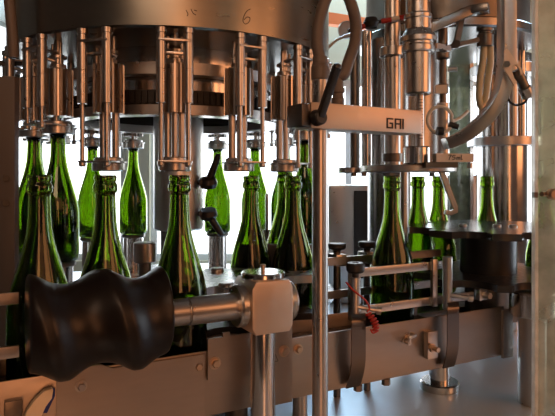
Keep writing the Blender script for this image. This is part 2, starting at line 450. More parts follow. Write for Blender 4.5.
SINK = -.2905
GF = 'bottles standing on the conveyor'
front = {}
def fb(px, z, lb, grp=GF):
    p = Vector(((px - 277.5) / F * z, z, EYE + SINK)); front[px] = p; put_bottle(p, lb, grp); return p
fb(-36, .765, 'dark green bottle cut off by the picture edge, behind the two short guide rails')
fb(39.5, .797, 'dark green bottle behind the blunt end of the black screw, nearest the brown panel')
fb(105.5, .837, 'dark green bottle held in the middle of the black screw')
F178 = fb(179.5, .888, 'dark green bottle behind the tip of the screw, before the centre column')
B251 = fb(251, 1.165, 'dark green bottle rising behind the square bearing block', 'bottles in the infeed star wheel')
B293 = fb(293, 1.13, 'dark brownish green bottle between the bearing block and the copper toned pole', 'bottles in the infeed star wheel')
fb(392, 1.12, 'dark green bottle behind the open guide rails, nearest the corking head')
GS = 'bottles in the outfeed star wheel'
B418 = fb(418, 1.36, 'green bottle under the corking plate, just past the thin copper toned post', GS)
B438 = fb(438.8, 1.44, 'bright green bottle neck beside the slanting steel strut', GS)
B487 = fb(487, 1.42, 'green bottle neck standing alone on the far edge of the star wheel', GS)
B545 = fb(545, 1.33, 'green bottle seen through the dusty clear guard panel', GS)

# ------------------------------------------------------------------ conveyor
K = .518; CA = 1 / math.sqrt(1 + K * K); SA = K * CA
U = Vector((CA, SA, 0)); NRM = Vector((SA, -CA, 0)); ANG = math.atan(K)
def on(px, off=0, h=0):
    z = (.902 - off / CA) / (1 - K * (px - 277.5) / F)
    return Vector(((px - 277.5) / F * z, z, EYE + h))
def hy(px, py, off=0):
    p = on(px, off); return (HY - py) / F * p.y
conv = thing('conveyor', on(250, -.07, -.36), 'long steel bottle conveyor running under the screw and the guide rails', 'conveyor')
A0, A1 = on(-75, 0), on(505, 0)
def side(off, name, h0, h1, th=.004, a=A0, b=A1, mat=PLATE, par=conv):
    pa = a - NRM * (-off) + Vector((0, 0, (h0 + h1) / 2)); pb = b + NRM * off + Vector((0, 0, (h0 + h1) / 2))
    return MB().bar(pa, pb, th, h1 - h0).build(name, mat, par, bevel=.001)
side(-.003, 'side_plate', -.361, -.262)
side(-.123, 'side_plate', -.361, -.266, b=on(460, 0))
side(-.063, 'belt', -.300, -.2915, .112, mat=GEARM, b=on(460, 0))
side(-.063, 'return_pan', -.357, -.345, .112, mat=DARKST, b=on(460, 0))
def bolt(px, py, off, par, r=.0075, mat=BRASS):
    p = on(px, off, hy(px, py, off)); m = MB()
    m.lathe([(0, 0), (r * 1.45, 0), (r * 1.45, .0015), (0, .0015)], p, NRM, 20)
    m.lathe([(0, .0015), (r, .0015), (r, .006), (r * .8, .0075), (0, .0075)], p, NRM, 6)
    return m.build('bolt', mat, par)
for px, py in ((198, 366), (298, 349)): bolt(px, py, -.001, conv, .006)
bolt(407, 337, -.001, conv, .005)
# end piece
m = MB(); m.prism([on(501, .0, -.268), on(510.5, .0, -.268), on(510.5, .0, -.365), on(501, .0, -.365)], NRM * .006); m.build('end_plate', PLATE, conv)
# cover plate with raised tab under the screw
cov = thing('cover_plate', on(130, .003, -.36), 'wide flat steel cover plate with one bolt, under the black screw', 'cover plate')
poly = [on(56, .0, -.2645), on(72, 0, -.257), on(100, 0, -.257), on(112, 0, -.2645), on(150, 0, -.2645), on(204, 0, -.2645), on(204, 0, -.359), on(56, 0, -.359)]
MB().prism([p for p in poly], NRM * .004).build('plate', PLATE, cov)
bolt(81, 386, .0041, cov, .0055, STEEL)
# bracket plates
b1 = thing('bracket_plate', on(228, .01, -.34), 'notched steel bracket plate with a single bolt, beside the bearing post', 'bracket')
o_ = .005
MB().prism([on(207, o_, -.241), on(222, o_, -.241), on(222, o_, -.235), on(229, o_, -.235), on(229, o_, -.241), on(252, o_, -.241), on(252, o_, -.306), on(209, o_, -.306), on(207, o_, -.303)], NRM * .004).build('plate', PLATE, b1)
bolt(215, 363, .0091, b1, .0065)
b2 = thing('bracket_plate', on(282, .01, -.36), 'narrow upright steel bracket plate with a triangle scratched on it', 'bracket')
MB().prism([on(268, o_, -.236), on(291, o_, -.236), on(291, o_, -.361), on(268, o_, -.361)], NRM * .004).build('plate', PLATE, b2)
bolt(284, 351, .0091, b2, .0065)
tri = [on(x, .0095, hy(x, y, .0095)) for x, y in ((272.5, 347), (278, 361), (272.5, 362))]
m = MB()
for i in range(3): m.bar(tri[i], tri[(i + 1) % 3], .0008, .0008, up=NRM)
m.build('triangle_mark', INK, b2)
# little block with a stud
b3 = thing('stud_block', on(428, .01, -.34), 'small upright steel block with a threaded stud on the conveyor side', 'block')
MB().prism([on(423.5, .0, hy(423, 331)), on(433.5, .0, hy(423, 331)), on(433.5, .0, hy(423, 358)), on(423.5, .0, hy(423, 358))], NRM * .012).build('plate', STEEL, b3, bevel=.001)
p = on(430, .012, hy(430, 347, .012)); MB().cyl(p, p + NRM * .022, .0045, seg=14).lathe([(0, .004), (.008, .004), (.008, .010), (0, .010)], p, NRM, 6).build('stud', BRASS, b3)
b4 = thing('hook_latch', on(405, .0, -.32), 'small bent steel latch on the conveyor side, left of the stud block', 'latch')
b4['label'] = 'small bent steel latch on the conveyor side between strap and stud block'
p = on(404, 0, hy(404, 341)); q = on(409, 0, hy(409, 333))
MB().cyl(p, p + NRM * .016, .004, seg=10).tube([p + NRM * .014, p + NRM * .016 + Vector((0, 0, .010)), q + NRM * .016, q + NRM * .004], .0032, 8, 3).build('hook', STEEL, b4)

# ------------------------------------------------------------------ screw + shaft + bearing
AXH = -.1865; AO = .0475; RW = .0675; PITCH = .0905
def ax(px): return on(px, AO, AXH)
s0, s1 = ax(27), ax(164); LW = (s1 - s0).length
worm = MB()
nS, nT = 110, 72; Dm = .0985; RB_ = .0465
foot = front[105.5] + NRM * 0; sb = (Vector((foot.x, foot.y, 0)) - Vector((s0.x, s0.y, 0))).dot(U)
grid = []
for i in range(nS + 1):
    s = LW * i / nS; row = []
    for j in range(nT):
        th = 2 * PI * j / nT  # 0 = back, 90 = top
        r = RW
        for n in range(-4, 5):
            d = s - (sb + PITCH * (th / (2 * PI)) + n * PITCH)
            if abs(d) < RB_:
                g_ = Dm - math.sqrt(RB_ ** 2 - d * d); k_ = .010; h_ = max(k_ - abs(r - g_), 0) / k_
                r = min(r, g_) - h_ * h_ * k_ * .25
        e = min(s, LW - s)
        if e < .004: r -= .004 - math.sqrt(max(0, .004 ** 2 - (.004 - e) ** 2))
        row.append(worm.bm.verts.new(s0 + U * s + (-NRM * math.cos(th) + Vector((0, 0, 1)) * math.sin(th)) * r))
    grid.append(row)
for i in range(nS):
    for j in range(nT):
        k = (j + 1) % nT; worm.bm.faces.new((grid[i][j], grid[i + 1][j], grid[i + 1][k], grid[i][k]))
worm.bm.faces.new(grid[0]); worm.bm.faces.new(grid[-1][::-1])
wt = thing('feed_screw', s0 + U * LW / 2 + Vector((0, 0, -RW)), 'big black plastic feed screw with deep spiral grooves on a steel shaft', 'feed screw')
worm.build('screw_body', WORMM, wt, ang=50)
m = MB(); e0 = ax(164.2)
m.cyl(e0, ax(187), .0185, seg=28, ch=.001).cyl(ax(187.2), ax(188.2), .0165, seg=28).cyl(ax(188.2), ax(237), .0195, seg=28, ch=.001)
m.build('drive_shaft', STEEL, wt)
blk = thing('bearing_block', on(262, AO, BED), 'square satin steel bearing block on a thick round post', 'bearing block')
bc = ax(263)
m = MB()
hw, hh, ch = .0375, .0395, .011
pl = []
for sx, sz in ((-1, -1), (1, -1), (1, 1), (-1, 1)):
    for a_ in ((0, 1) if sx * sz > 0 else (1, 0)):
        pl.append((sx * (hw - ch * (1 - a_)) if True else 0, sz * (hh - ch * a_)))
def oct_pts(hw, hh, ch): return [(-hw + ch, -hh), (hw - ch, -hh), (hw, -hh + ch * 1.6), (hw, hh - ch * 1.6), (hw - ch, hh), (-hw + ch, hh), (-hw, hh - ch * 1.6), (-hw, -hh + ch * 1.6)]
m.prism([bc + U * x + Vector((0, 0, z)) + NRM * .034 for x, z in oct_pts(.033, .038, .006)], -NRM * .068)
m.build('block', ARMST, blk, bevel=.003)
for sgn in (-1, 1):
    q = bc + U * .033 * sgn
    MB().lathe([(0, 0), (.030, 0), (.031, .002), (.031, .010), (.029, .013), (0, .013)], q, U * sgn, 32).build('bearing_collar', STEEL, blk)
t_ = bc + Vector((0, 0, .038))
MB().lathe([(0, 0), (.032, 0), (.033, .002), (.033, .007), (.031, .009), (0, .009)], t_, seg=36).build('top_cap', POL, blk); tcap = bpy.context.scene.objects['top_cap']
MB().cyl(t_ + Vector((0, 0, .009)), t_ + Vector((0, 0, .018)), .003, seg=10).lathe([(0, .015), (.0042, .016), (.0042, .019), (0, .0205)], t_ + Vector((0, 0, .0)), seg=12).build('grease_nipple', BRASS, tcap)
MB().cyl(V(bc.x, bc.y, BED), bc + Vector((0, 0, -.038)), .0185, seg=32).build('post', POL, blk)

# ------------------------------------------------------------------ star wheels
def star(c, R, pockets, pr, h0, h1, n=240):
    c = Vector((c[0], c[1], 0)); pts = []
    for i in range(n):
        t = 2 * PI * i / n; d = Vector((math.cos(t), math.sin(t), 0)); r = R
        for q in pockets:
            w = Vector((q[0], q[1], 0)) - c; b = w.dot(d); disc = b * b - w.length_squared + pr * pr
            if disc > 0 and b > 0: r = min(r, b - math.sqrt(disc))
        pts.append(c + d * max(r, .03) + Vector((0, 0, EYE + h0)))
    return MB().prism(pts, (0, 0, h1 - h0))
S1 = (-.076, 1.03); pk = [F178, B251, B293]
for dg in (112, 148, 184, 270, 306, 342): pk.append((S1[0] + .135 * math.cos(math.radians(dg)), S1[1] + .135 * math.sin(math.radians(dg)), 0))
sw1 = thing('infeed_star_wheel', V(S1[0], S1[1], BED), 'grey scalloped star wheel plate with round bolt caps, behind the screw shaft', 'star wheel')
star(S1, .152, pk, .047, -.194, -.18).build('star_plate', TABLEST, sw1, ang=30)
star(S1, .146, pk, .047, -.262, -.25).build('star_plate', BLACK, sw1, ang=30)
MB().cyl(V(*S1, BED), V(*S1, -.194), .021).build('hub', DARKST, sw1)
for px, py, z in ((217, 270, 1.08), (226, 286.5, .93), (250, 276, 1.04)):
    p = V((px - 277.5) / F * z, z, -.18); MB().lathe([(0, 0), (.0125, 0), (.013, .002), (.013, .005), (.011, .007), (0, .007)], p, seg=20).build('bolt_cap', STEEL, sw1)
tag(MB().box((-.005, 1.231, EYE - .2185), (.17, .022, .147)).build('guide_block', BLACK, bevel=.003), 'black plastic guide block standing behind the two bottles of the infeed star wheel', 'guide block')
S2 = (.47, 1.25); pk2 = [B418, B438, B487, B545]
for dg in (200, 240, 280, 320, 0): pk2.append((S2[0] + .185 * math.cos(math.radians(dg)), S2[1] + .185 * math.sin(math.radians(dg)), 0))
sw2 = thing('outfeed_star_wheel', V(S2[0], S2[1], BED), 'dark scalloped star wheel carrying bottle necks on a black hub', 'star wheel')
star(S2, .185, pk2, .034, -.121, -.107).build('star_plate', STARM, sw2, ang=30)
star(S2, .172, pk2, .047, -.222, -.208).build('star_plate', BLACK, sw2, ang=30)
MB().lathe([(0, -.208), (.06, -.208), (.06, -.122), (0, -.122)], V(*S2, 0), seg=40).build('hub', BLACK, sw2)
MB().cyl(V(*S2, -.2905), V(*S2, -.222), .05).build('hub_shaft', DARKST, sw2)
for px, py in ((463, 226), (497, 226.5), (513, 227)):
    z = .107 * F / (py - HY); p = V((px - 277.5) / F * z, z, -.107); MB().lathe([(0, 0), (.009, 0), (.009, .003), (.007, .005), (0, .005)], p, seg=16).build('bolt_cap', STEEL, sw2)

def fl(v): return Vector((v.x, v.y, EYE - .31))
tt = thing('transfer_table', V(.55, 1.4, BED), 'dark table plate carrying the bottles under the outfeed star wheel', 'table')
pg = [fl(on(466, -.006)), fl(on(488, -.006)), V(.45, 1.19, -.31), V(.60, 1.22, -.31), V(.84, 1.29, -.31), V(.84, 1.62, -.31), V(.22, 1.62, -.31), fl(on(389, -.128)), fl(on(466, -.128))]
MB().prism(pg, (0, 0, .0193)).build('table_plate', DARKST, tt)
for x, y in ((.36, 1.57), (.79, 1.57), (.79, 1.33)): MB().cyl(V(x, y, BED), V(x, y, -.31), .02).build('table_leg', STEEL, tt)

# ------------------------------------------------------------------ guide rails (right of the pole)
gr = thing('guide_rail', on(400, .0, -.25), 'near pair of flat steel guide rails between two round posts, black knob on top', 'guide rail')
ro = -.017
MB().bar(on(356, ro, -.168), on(446, ro, -.168), .006, .015).build('rail', STEEL, gr, bevel=.001)
MB().bar(on(356, ro, -.2355), on(473, ro, -.2355), .006, .015).build('rail', STEEL, gr, bevel=.001)
for px, top in ((355.5, -.172), (447.5, -.150)):
    p = on(px, -.004); hh_ = -.2505
    q = on(px, .0, 0)
    po = MB().cyl(q + Vector((0, 0, hh_)), q + Vector((0, 0, top)), .0092, seg=20, ch=.001).build('post', STEEL, gr)
    if px < 400: kpost = po
q = on(355.5, 0, -.172)
MB().lathe([(0, 0), (.006, 0), (.006, .006), (.013, .008), (.016, .012), (.016, .022), (.014, .025), (.006, .025), (.005, .023), (0, .023)], q, seg=24).build('knob', BLACK, kpost)
for px, py, L in ((366, 302, .03), (459, 290, .036)):
    q = on(355.5 if px < 400 else 447.5, .0, -.222 if px < 400 else -.222)
    e = q + U * (.012 + L * .55) + NRM * .022 + Vector((0, 0, -.006))
    MB().cyl(q + NRM * .006, e, .0042, seg=12).cyl(e, e + (e - q).normalized() * .008, .0068, seg=14).build('locking_pin', STEEL, gr)
MB().box(on(434, ro + .006, -.2), (.012, .008, .09), rz=ANG).build('rail_spacer', STEEL, gr, bevel=.001)
MB().box(on(351.5, ro + .002, -.205), (.008, .012, .092), rz=ANG).build('rail_spacer', STEEL, gr, bevel=.001)
MB().box(on(481, ro + .004, -.2335), (.022, .014, .024), rz=ANG).build('end_clamp', STEEL, gr, bevel=.002)
p = on(484, ro + .011, -.234); MB().cyl(p, p + NRM * .016, .0065, seg=6).build('clamp_bolt', BRASS, gr)
# hanging straps
def strap(px, ytop, ybot, label):
    t = thing('hanging_strap', on(px, .01, -.36), label, 'strap bracket', 'curved straps on the conveyor side')
    h0 = hy(px, ytop, .02); h1 = -.359
    pts = [on(px, .002, h0), on(px, .012, h0 + .002), on(px, .020, h0 - .003)]
    n = 12
    for i in range(n + 1):
        f = i / n; pts.append(on(px, .022 - .016 * max(0, (f - .45) / .55) ** 2, 0) + Vector((0, 0, h0 - .008 + (h1 - h0 + .008) * f)) - U * .012 * max(0, (f - .5) / .5) ** 2)
    MB().strip(pts, U * .029, .0018).build('strap', STRAPM, t)
    MB().box(on(px, .0, h0 - .012), (.012, .008, .024), rz=ANG).build('strap_root', STEEL, t)
strap(358.5, 317, 383, 'curved steel strap hanging on the conveyor side below the black knob')
strap(453, 305, 365, 'curved steel strap hanging on the conveyor side under the knobless rail post')
# red cord
pts = [on(346, .008, hy(346, 282, .008)), on(352, .018, hy(352, 289, .018)), on(359, .026, hy(359, 295, .026)), on(366, .03, hy(366, 301, .03)), on(369.5, .03, hy(369.5, 308, .03)), on(367, .03, hy(367, 312, .03))]
m = MB(); m.tube(pts, .0016, 8)
co = []
c0, c1 = on(367.5, .034, hy(367.5, 313, .034)), on(375.5, .036, hy(375.5, 331, .036))
for i in range(70):
    f = i / 69; t = 2 * PI * 6 * f; c = c0.lerp(c1, f) + U * .006 * math.sin(f * 3.1)
    co.append(c + (U * math.cos(t) + Vector((0, 0, .35)) * math.sin(t) + NRM * math.sin(t)) * .0052)
m.tube(co, .0017, 7, 1)
m.tube([co[-1], on(373, .036, hy(373, 333, .036)), on(370.5, .034, hy(370.5, 329, .034))], .0016, 7)
tag(m.build('coiled_cord', RED), 'thin red coiled cord dangling from the rail post with the knob', 'cord')
# far guide rail with two knobs
fg = thing('far_guide_rail', on(350, -.13, -.29), 'far guide rail with two black round knobs, behind the near rails', 'guide rail')
fo = -.150
MB().bar(on(316, fo, -.168), on(440, fo, -.168), .006, .016).build('rail', STEEL, fg)
MB().bar(on(316, fo, -.235), on(440, fo, -.235), .006, .016).build('rail', STEEL, fg)
for px, py in ((337, 252), (367, 250)):
    q = on(px, fo - .018, 0); top = hy(px, py, fo - .018)
    po = MB().cyl(q + Vector((0, 0, BED)), q + Vector((0, 0, top)), .0075, seg=16).build('post', DARKST, fg)
    MB().lathe([(0, 0), (.008, 0), (.008, .004), (.016, .006), (.0185, .010), (.0185, .016), (.0165, .018), (0, .018)], q + Vector((0, 0, top)), seg=24).build('knob', BLACK, po)
    MB().box(q + Vector((0, 0, -.168)), (.026, .034, .024), rz=ANG).build('rail_clamp', STEEL, fg, bevel=.002)
# left guide rails
gl = thing('short_guide_rail', on(5, .0, -.24), 'two short copper toned guide rails ending just before the black screw', 'guide rail')
for h in (-.158, -.228): MB().bar(on(-70, -.012, h), on(19, -.012, h), .006, .0155).build('rail', STEEL, gl, bevel=.001)
MB().box(on(-45, -.002, -.215), (.014, .014, .14), rz=ANG).build('rail_post', STEEL, gl)

# ------------------------------------------------------------------ pole, arm, hose
pc = Vector(((320 - 277.5) / F * .86, .86, 0))
pole = thing('support_pole', V(pc.x, pc.y, BED), 'tall copper toned steel pole standing in front of the conveyor', 'pole')
MB().cyl(V(pc.x, pc.y, BED), V(pc.x, pc.y, (HY - 66) / F * .86), .0122, seg=32).build('tube', STEEL, pole)
MB().lathe([(.0, .150), (.0132, .150), (.0138, .152), (.0138, .170), (.0115, .176), (.011, .186), (0, .186)], V(pc.x, pc.y, .0), seg=28).build('hose_ferrule', HOSE, pole)
AA = math.radians(30); AU = Vector((math.cos(AA), math.sin(AA), 0)); AN = Vector((math.sin(AA), -math.cos(AA), 0))
arm = thing('lever_arm', V(pc.x, pc.y, .073), 'square satin steel arm clamped to the pole, lettered GAI', 'clamp arm')
hM = (.0735 + .1125) / 2
a0 = pc + AU * -.031; a1 = pc + AU * .1905
am = MB(); am.bar(V(a0.x, a0.y, hM), V(a1.x, a1.y, hM), .046, .039); am.build('beam', ARMST, arm, bevel=.002)
ec = pc - AU * .031 - AU * .008
MB().bar(V(ec.x, ec.y, hM) - AU * .008, V(ec.x, ec.y, hM) + AU * .0078, .044, .034).build('end_clamp', DARKST, arm, bevel=.003)
# lever
pv = pc + AU * -.0235 + AN * .0235
pv3 = V(pv.x, pv.y, (HY - 118) / F * pv.y)
m = MB(); m.cyl(pv3, pv3 + AN * .016, .0125, .011, 20, .002)
tip = P(337, 67, pv.y - .035); st = pv3 + AN * .011
m.bar(st, tip, .011, .010, up=AN); m.lathe([(0, -.006), (.005, -.004), (.0065, 0), (.005, .004), (0, .006)], tip, tip - st, 14)
m.build('clamp_lever', BLACK, arm, bevel=.002)
# lettering
fx = lambda d, h: V((pc + AU * d).x, (pc + AU * d).y, h) + AN * .0231
def stroke(m, x0, y0, x1, y1):
    c = fx((x0 + x1) / 2, (y0 + y1) / 2); M = Matrix((AU, -AN, Vector((0, 0, 1)))).transposed()
    m.box(c, (abs(x1 - x0), .0009, abs(y1 - y0)), M=M)
def arm_d(px):  # distance along the arm face for a sight line
    k = (px - 277.5) / F; q = pc + AN * .0231
    return (k * q.y - q.x) / (AU.x - k * AU.y)
L0 = arm_d(386.5); L1 = arm_d(403.8); W = L1 - L0; hb, ht = .0795, .0965; w = .0026
m = MB(); gw = W * .38; ww = .0032
x = L0; hm = (hb + ht) / 2
stroke(m, x, ht - w, x + gw, ht); stroke(m, x, hb, x + ww, ht - w); stroke(m, x, hb, x + gw, hb + w); stroke(m, x + gw - ww, hb, x + gw, hm + w * .3); stroke(m, x + gw * .45, hm - w * .5, x + gw, hm + w * .5)
x = L0 + W * .47; stroke(m, x, hb, x + ww, ht); stroke(m, x, ht - w, x + gw, ht); stroke(m, x + gw - ww, hb, x + gw, ht); stroke(m, x, hm - w * .6, x + gw, hm + w * .4)
x = L1 - ww; stroke(m, x, hb, x + ww, ht)
m.build('lettering', INK, arm)
# hose loop
zz = .86
fe = pc + AU * .034
f0 = V(fe.x, fe.y, .1125)
MB().lathe([(0, 0), (.010, 0), (.010, .012), (.0085, .014), (.0085, .020), (.0105, .021), (.0105, .028), (0, .028)], f0, seg=18).build('hose_fitting', HOSE, arm)
hp = [V(pc.x, pc.y, .184), P(317.5, 45, zz), P(318, 28, zz), P(322, 10, zz), P(329, -8, zz), P(337, -17, zz), P(346, -8, zz), P(352.5, 8, zz), P(356, 25, zz + .01), P(355, 42, zz + .015), P(349, 60, zz + .02), P(344, 74, zz + .015), f0 + Vector((0, 0, .045)), f0 + Vector((0, 0, .0275))]
tag(MB().tube(hp, .0092, 14, 5).build('air_hose', HOSE), 'thick brownish grey hose looping from the pole top to the lettered arm', 'hose')
# thin strut cable behind the pole
tag(MB().tube([P(322, 56, 1.6), P(332, 44, 1.6), P(345, 36, 1.6), P(366, 31, 1.6)], .004, 8).build('thin_cable', HOSEW), 'thin pale cable rising behind the hose loop', 'cable')

# ------------------------------------------------------------------ corking / capping turret
TX, TY = (445 - 277.5) / F * 1.62, 1.62
tur = thing('capping_turret', V(TX, TY, .37), 'large dark round turret disc hanging over the capping heads', 'turret')
MB().lathe([(0, 0), (.245, 0), (.25, .004), (.25, .022), (.245, .026), (0, .026)], V(TX, TY, .372), seg=80).build('rim_disc', COLST, tur)
MB().lathe([(0, 0), (.225, 0), (.225, .35), (0, .35)], V(TX, TY, .398), seg=64).build('drum', DARKST, tur)
def column(name, px, z, r, h0, h1, mat, label, cat, cap=None):
    t = thing(name, V((px - 277.5) / F * z, z, h0), label, cat)
    q = ((px - 277.5) / F * z, z)
    MB().cyl(V(*q, h0), V(*q, h1), r, seg=40).build('tube', mat, t)
    if cap:
        for (c0, c1, cr, cm) in cap: MB().lathe([(0, c0), (cr - .001, c0), (cr, c0 + .001), (cr, c1 - .001), (cr - .001, c1), (0, c1)], V(*q, 0), seg=40).build('collar', cm, t)
    return t
tcol = column('turret_column', 389, 1.53, .0575, -.2905, .372, COLST, 'broad polished steel column behind the corking head', 'column')
MB().cyl(V(.363, 1.62, .0312), V(.363, 1.62, .372), .116, seg=64).build('upper_sleeve', COLST, tcol)
column('dark_rod', 355, 1.46, .0128, .0265, .372, DARKST, 'slim dark rod between the hose loop and the bright steel rod', 'rod')
column('bright_rod', 367, 1.43, .0135, .0265, .372, POL, 'slim bright steel rod beside the slim dark rod', 'rod')
column('guide_tube', 392.5, 1.37, .0195, .03, .45, STEEL, 'brown toned steel tube with a collar, close beside the corking head', 'tube',
       [(.296, .318, .031, STEEL), (.04, .06, .024, DARKST)])
column('thin_post', 404, 1.225, .0082, -.2905, .013, STEEL, 'thin copper toned post between two dark green bottles', 'post')
# plate with bolts
cp = thing('corking_plate', V(.312, 1.35, .012), 'flat oval steel plate at lip height over the bottle necks, bolts beneath', 'plate')
MB().lathe([(0, .0135), (.112, .0135), (.114, .016), (.114, .028), (.112, .030), (0, .030)], V(.312, 1.35, 0), seg=64).build('disc', STEEL, cp)
q = Vector(((352 - 277.5) / F * 1.42, 1.42, 0)); MB().lathe([(0, .0125), (.034, .0125), (.035, .014), (.035, .025), (.034, .0262), (0, .0262)], V(q.x, q.y, 0), seg=32).build('lobe', STEEL, cp)
for px, z in ((354, 1.40), (364, 1.33), (432, 1.36)):
    MB().cyl(V((px - 277.5) / F * z, z, .004), V((px - 277.5) / F * z, z, .014), .007, seg=6).build('bolt', DARKST, cp)
# main head
hx = (418 - 277.5) / F * 1.25
ch_ = thing('corking_spindle', V(hx, 1.25, .03), 'stepped steel corking head with a graduated rod over the bottle necks', 'corking head')
o_ = V(hx, 1.25, 0)
MB().lathe([(0, .186), (.026, .186), (.0285, .189), (.0285, .278), (0, .278)], o_, seg=36).build('spindle_body', STEEL, ch_)
MB().lathe([(0, .278), (.034, .278), (.036, .281), (.036, .292), (.034, .295), (.034, .300), (.040, .302), (.040, .312), (.034, .320), (.029, .330), (.029, .352), (.031, .354), (.031, .362), (.027, .366), (.027, .5), (0, .5)], o_, seg=36).build('collar', STEEL, ch_)
m = MB(); m.cyl(o_ + Vector((.004, 0, .068)), o_ + Vector((.004, 0, .187)), .0092, seg=24); m.build('ram_rod', STEEL, ch_)
m = MB()
for i in range(14):
    z = .088 + i * .0066; m.box(o_ + Vector((.004, -.0093, z)), (.007 if i % 2 else .010, .0008, .0012))
m.build('scale_marks', INK, ch_)
MB().lathe([(0, .0305), (.028, .0305), (.0295, .033), (.0295, .067), (.028, .070), (0, .070)], V(hx - .003, 1.25, 0), seg=36).build('cork_holder', POL, ch_)
MB().bar(o_ + Vector((.035, .0, .294)), o_ + Vector((.075, .03, .294)), .02, .012).build('side_lug', STEEL, ch_)
# second head
gx = (443 - 277.5) / F * 1.33
sh = thing('capping_spindle', V(gx, 1.33, .03), 'slim second capping head with dark upper tube and a pale hose ring', 'capping head')
o2 = V(gx, 1.33, 0)
MB().lathe([(0, .0305), (.024, .0305), (.024, .05), (.015, .055), (.0145, .178), (0, .178)], o2, seg=28).build('lower_barrel', STEEL, sh)
MB().lathe([(0, .178), (.008, .178), (.008, .200), (.013, .200), (.013, .222), (.009, .224), (.009, .28), (.016, .284), (.016, .31), (.011, .316), (.011, .38), (0, .38)], o2, seg=28).build('upper_tube', DARKST, sh)
MB().box(V(gx - .01, 1.315, .208), (.026, .012, .020)).build('side_block', BRASS, sh)
MB().cyl(o2 + Vector((.01, -.004, .257)), o2 + Vector((.03, -.012, .257)), .006, seg=14).build('side_knob', STEEL, sh)
m = MB(); rp = [P(440 + 12.5 * math.cos(2 * PI * i / 20), 120 + 13.5 * math.sin(2 * PI * i / 20), 1.29 + .006 * i / 20) for i in range(20)]
m.tube(rp + [P(452, 121, 1.30), P(460, 118, 1.31), P(468, 111, 1.32)], .004, 8, 2); m.build('hose_ring', HOSEW, sh)
MB().cyl(P(437, 131, 1.27), P(443, 131, 1.27), .010, seg=14).cyl(P(449, 124, 1.29), P(458, 127, 1.29), .007, seg=12).build('hose_clip', BLACK, sh)
# taped sign
tp = thing('label_block', P(455, 162, 1.2), 'pale taped block handwritten 75 ml beneath the curved bar', 'label')
ps = [P(436.5, 153.2, 1.2), P(474, 153.8, 1.2), P(474, 162, 1.2), P(436.5, 161.8, 1.2)]
MB().prism(ps, (0, .03, 0)).build('block', TAPE, tp)
m = MB()
def ink(pts): m.tube([P(x, y, 1.1985) for x, y in pts], .0008, 6, 3)
ink([(448.5, 155.2), (451.5, 155), (450, 157), (449, 160)]); ink([(455.5, 155.2), (453, 155.4), (452.6, 157), (454.6, 157), (455, 158.8), (452.4, 159.8)])
ink([(456.8, 159.8), (457, 157.2), (458.2, 157.6), (458.2, 159.6), (458.4, 157.6), (459.8, 157.4), (459.8, 159.7)]); ink([(461.6, 155), (461.2, 159.4), (462.6, 159.2)])
m.build('handwriting', INK, tp)
MB().cyl(P(470, 163, 1.215), P(470, 168, 1.215), .006, seg=10).build('screw', STEEL, tp)
MB().box(P(440, 165.0, 1.226), (.07, .03, .012)).build('mounting_foot', DARKST, tp)
# slanting strut
m = MB(); m.strip([P(441, 170, 1.30), P(443, 176, 1.30), P(448, 190, 1.30), P(454.5, 207, 1.30), P(455, 211, 1.30), P(450, 213, 1.30), P(445, 212, 1.30)], (.0, .016, 0), .011)
m.cyl(P(441, 168.2, 1.30), P(441, 171.5, 1.30), .009, seg=12)
tag(m.build('slanting_strut', STEEL, bevel=.001), 'slanting steel strut with a hooked foot below the taped block', 'strut')
# lever arms at the top
m = MB(); m.bar(P(424, 32, 1.29), P(470, 11, 1.29), .03, .022).bar(P(470, 11, 1.29), P(489, 8, 1.27), .03, .02)
tag(m.build('cam_bar', COLST, bevel=.002), 'grey steel cam bar slanting up from the corking head collar', 'bar')
tag(MB().bar(P(463, 12, 1.32), P(456, 44, 1.32), .012, .014, up=(0, 1, 0)).cyl(P(463, 12, 1.31), P(463, 12, 1.335), .011, seg=16).cyl(P(456, 44, 1.31), P(456, 44, 1.335), .010, seg=16).build('dark_link', DARKST), 'short dark link hanging below the grey cam bar', 'link')
tag(MB().bar(P(440, 50, 1.33), P(478, 40, 1.33), .02, .010).build('cross_link', DARKST), 'thin dark cross bar running to the hose coupling', 'bar')
# fitting + yellow hoses
ft = thing('hose_coupling', P(485, 48, 1.40), 'dark hose coupling with two yellowish hoses beside the curved bar', 'hose coupling')
c_ = P(485, 0, 1.40)
def cz(py): return V(c_.x, c_.y, (HY - py) / F * 1.40)
MB().lathe([(0, 0), (.019, 0), (.02, .002), (.02, .03), (.0165, .033), (.0165, .036), (.021, .038), (.021, .0445), (0, .0445)], cz(47), seg=24).build('body', DARKST, ft)
for pts in ([(484, 46), (483, 60), (480, 80), (479, 98), (482, 108)], [(490, 46), (490.5, 62), (488, 80), (486, 96), (484, 108)]):
    MB().tube([P(x, y, 1.40) for x, y in pts], .0085, 12).build('hose', HOSEY, ft)
MB().cyl(P(483, 104, 1.40), P(481, 126, 1.40), .009, .007, seg=14).build('nipple', BRASS, ft)
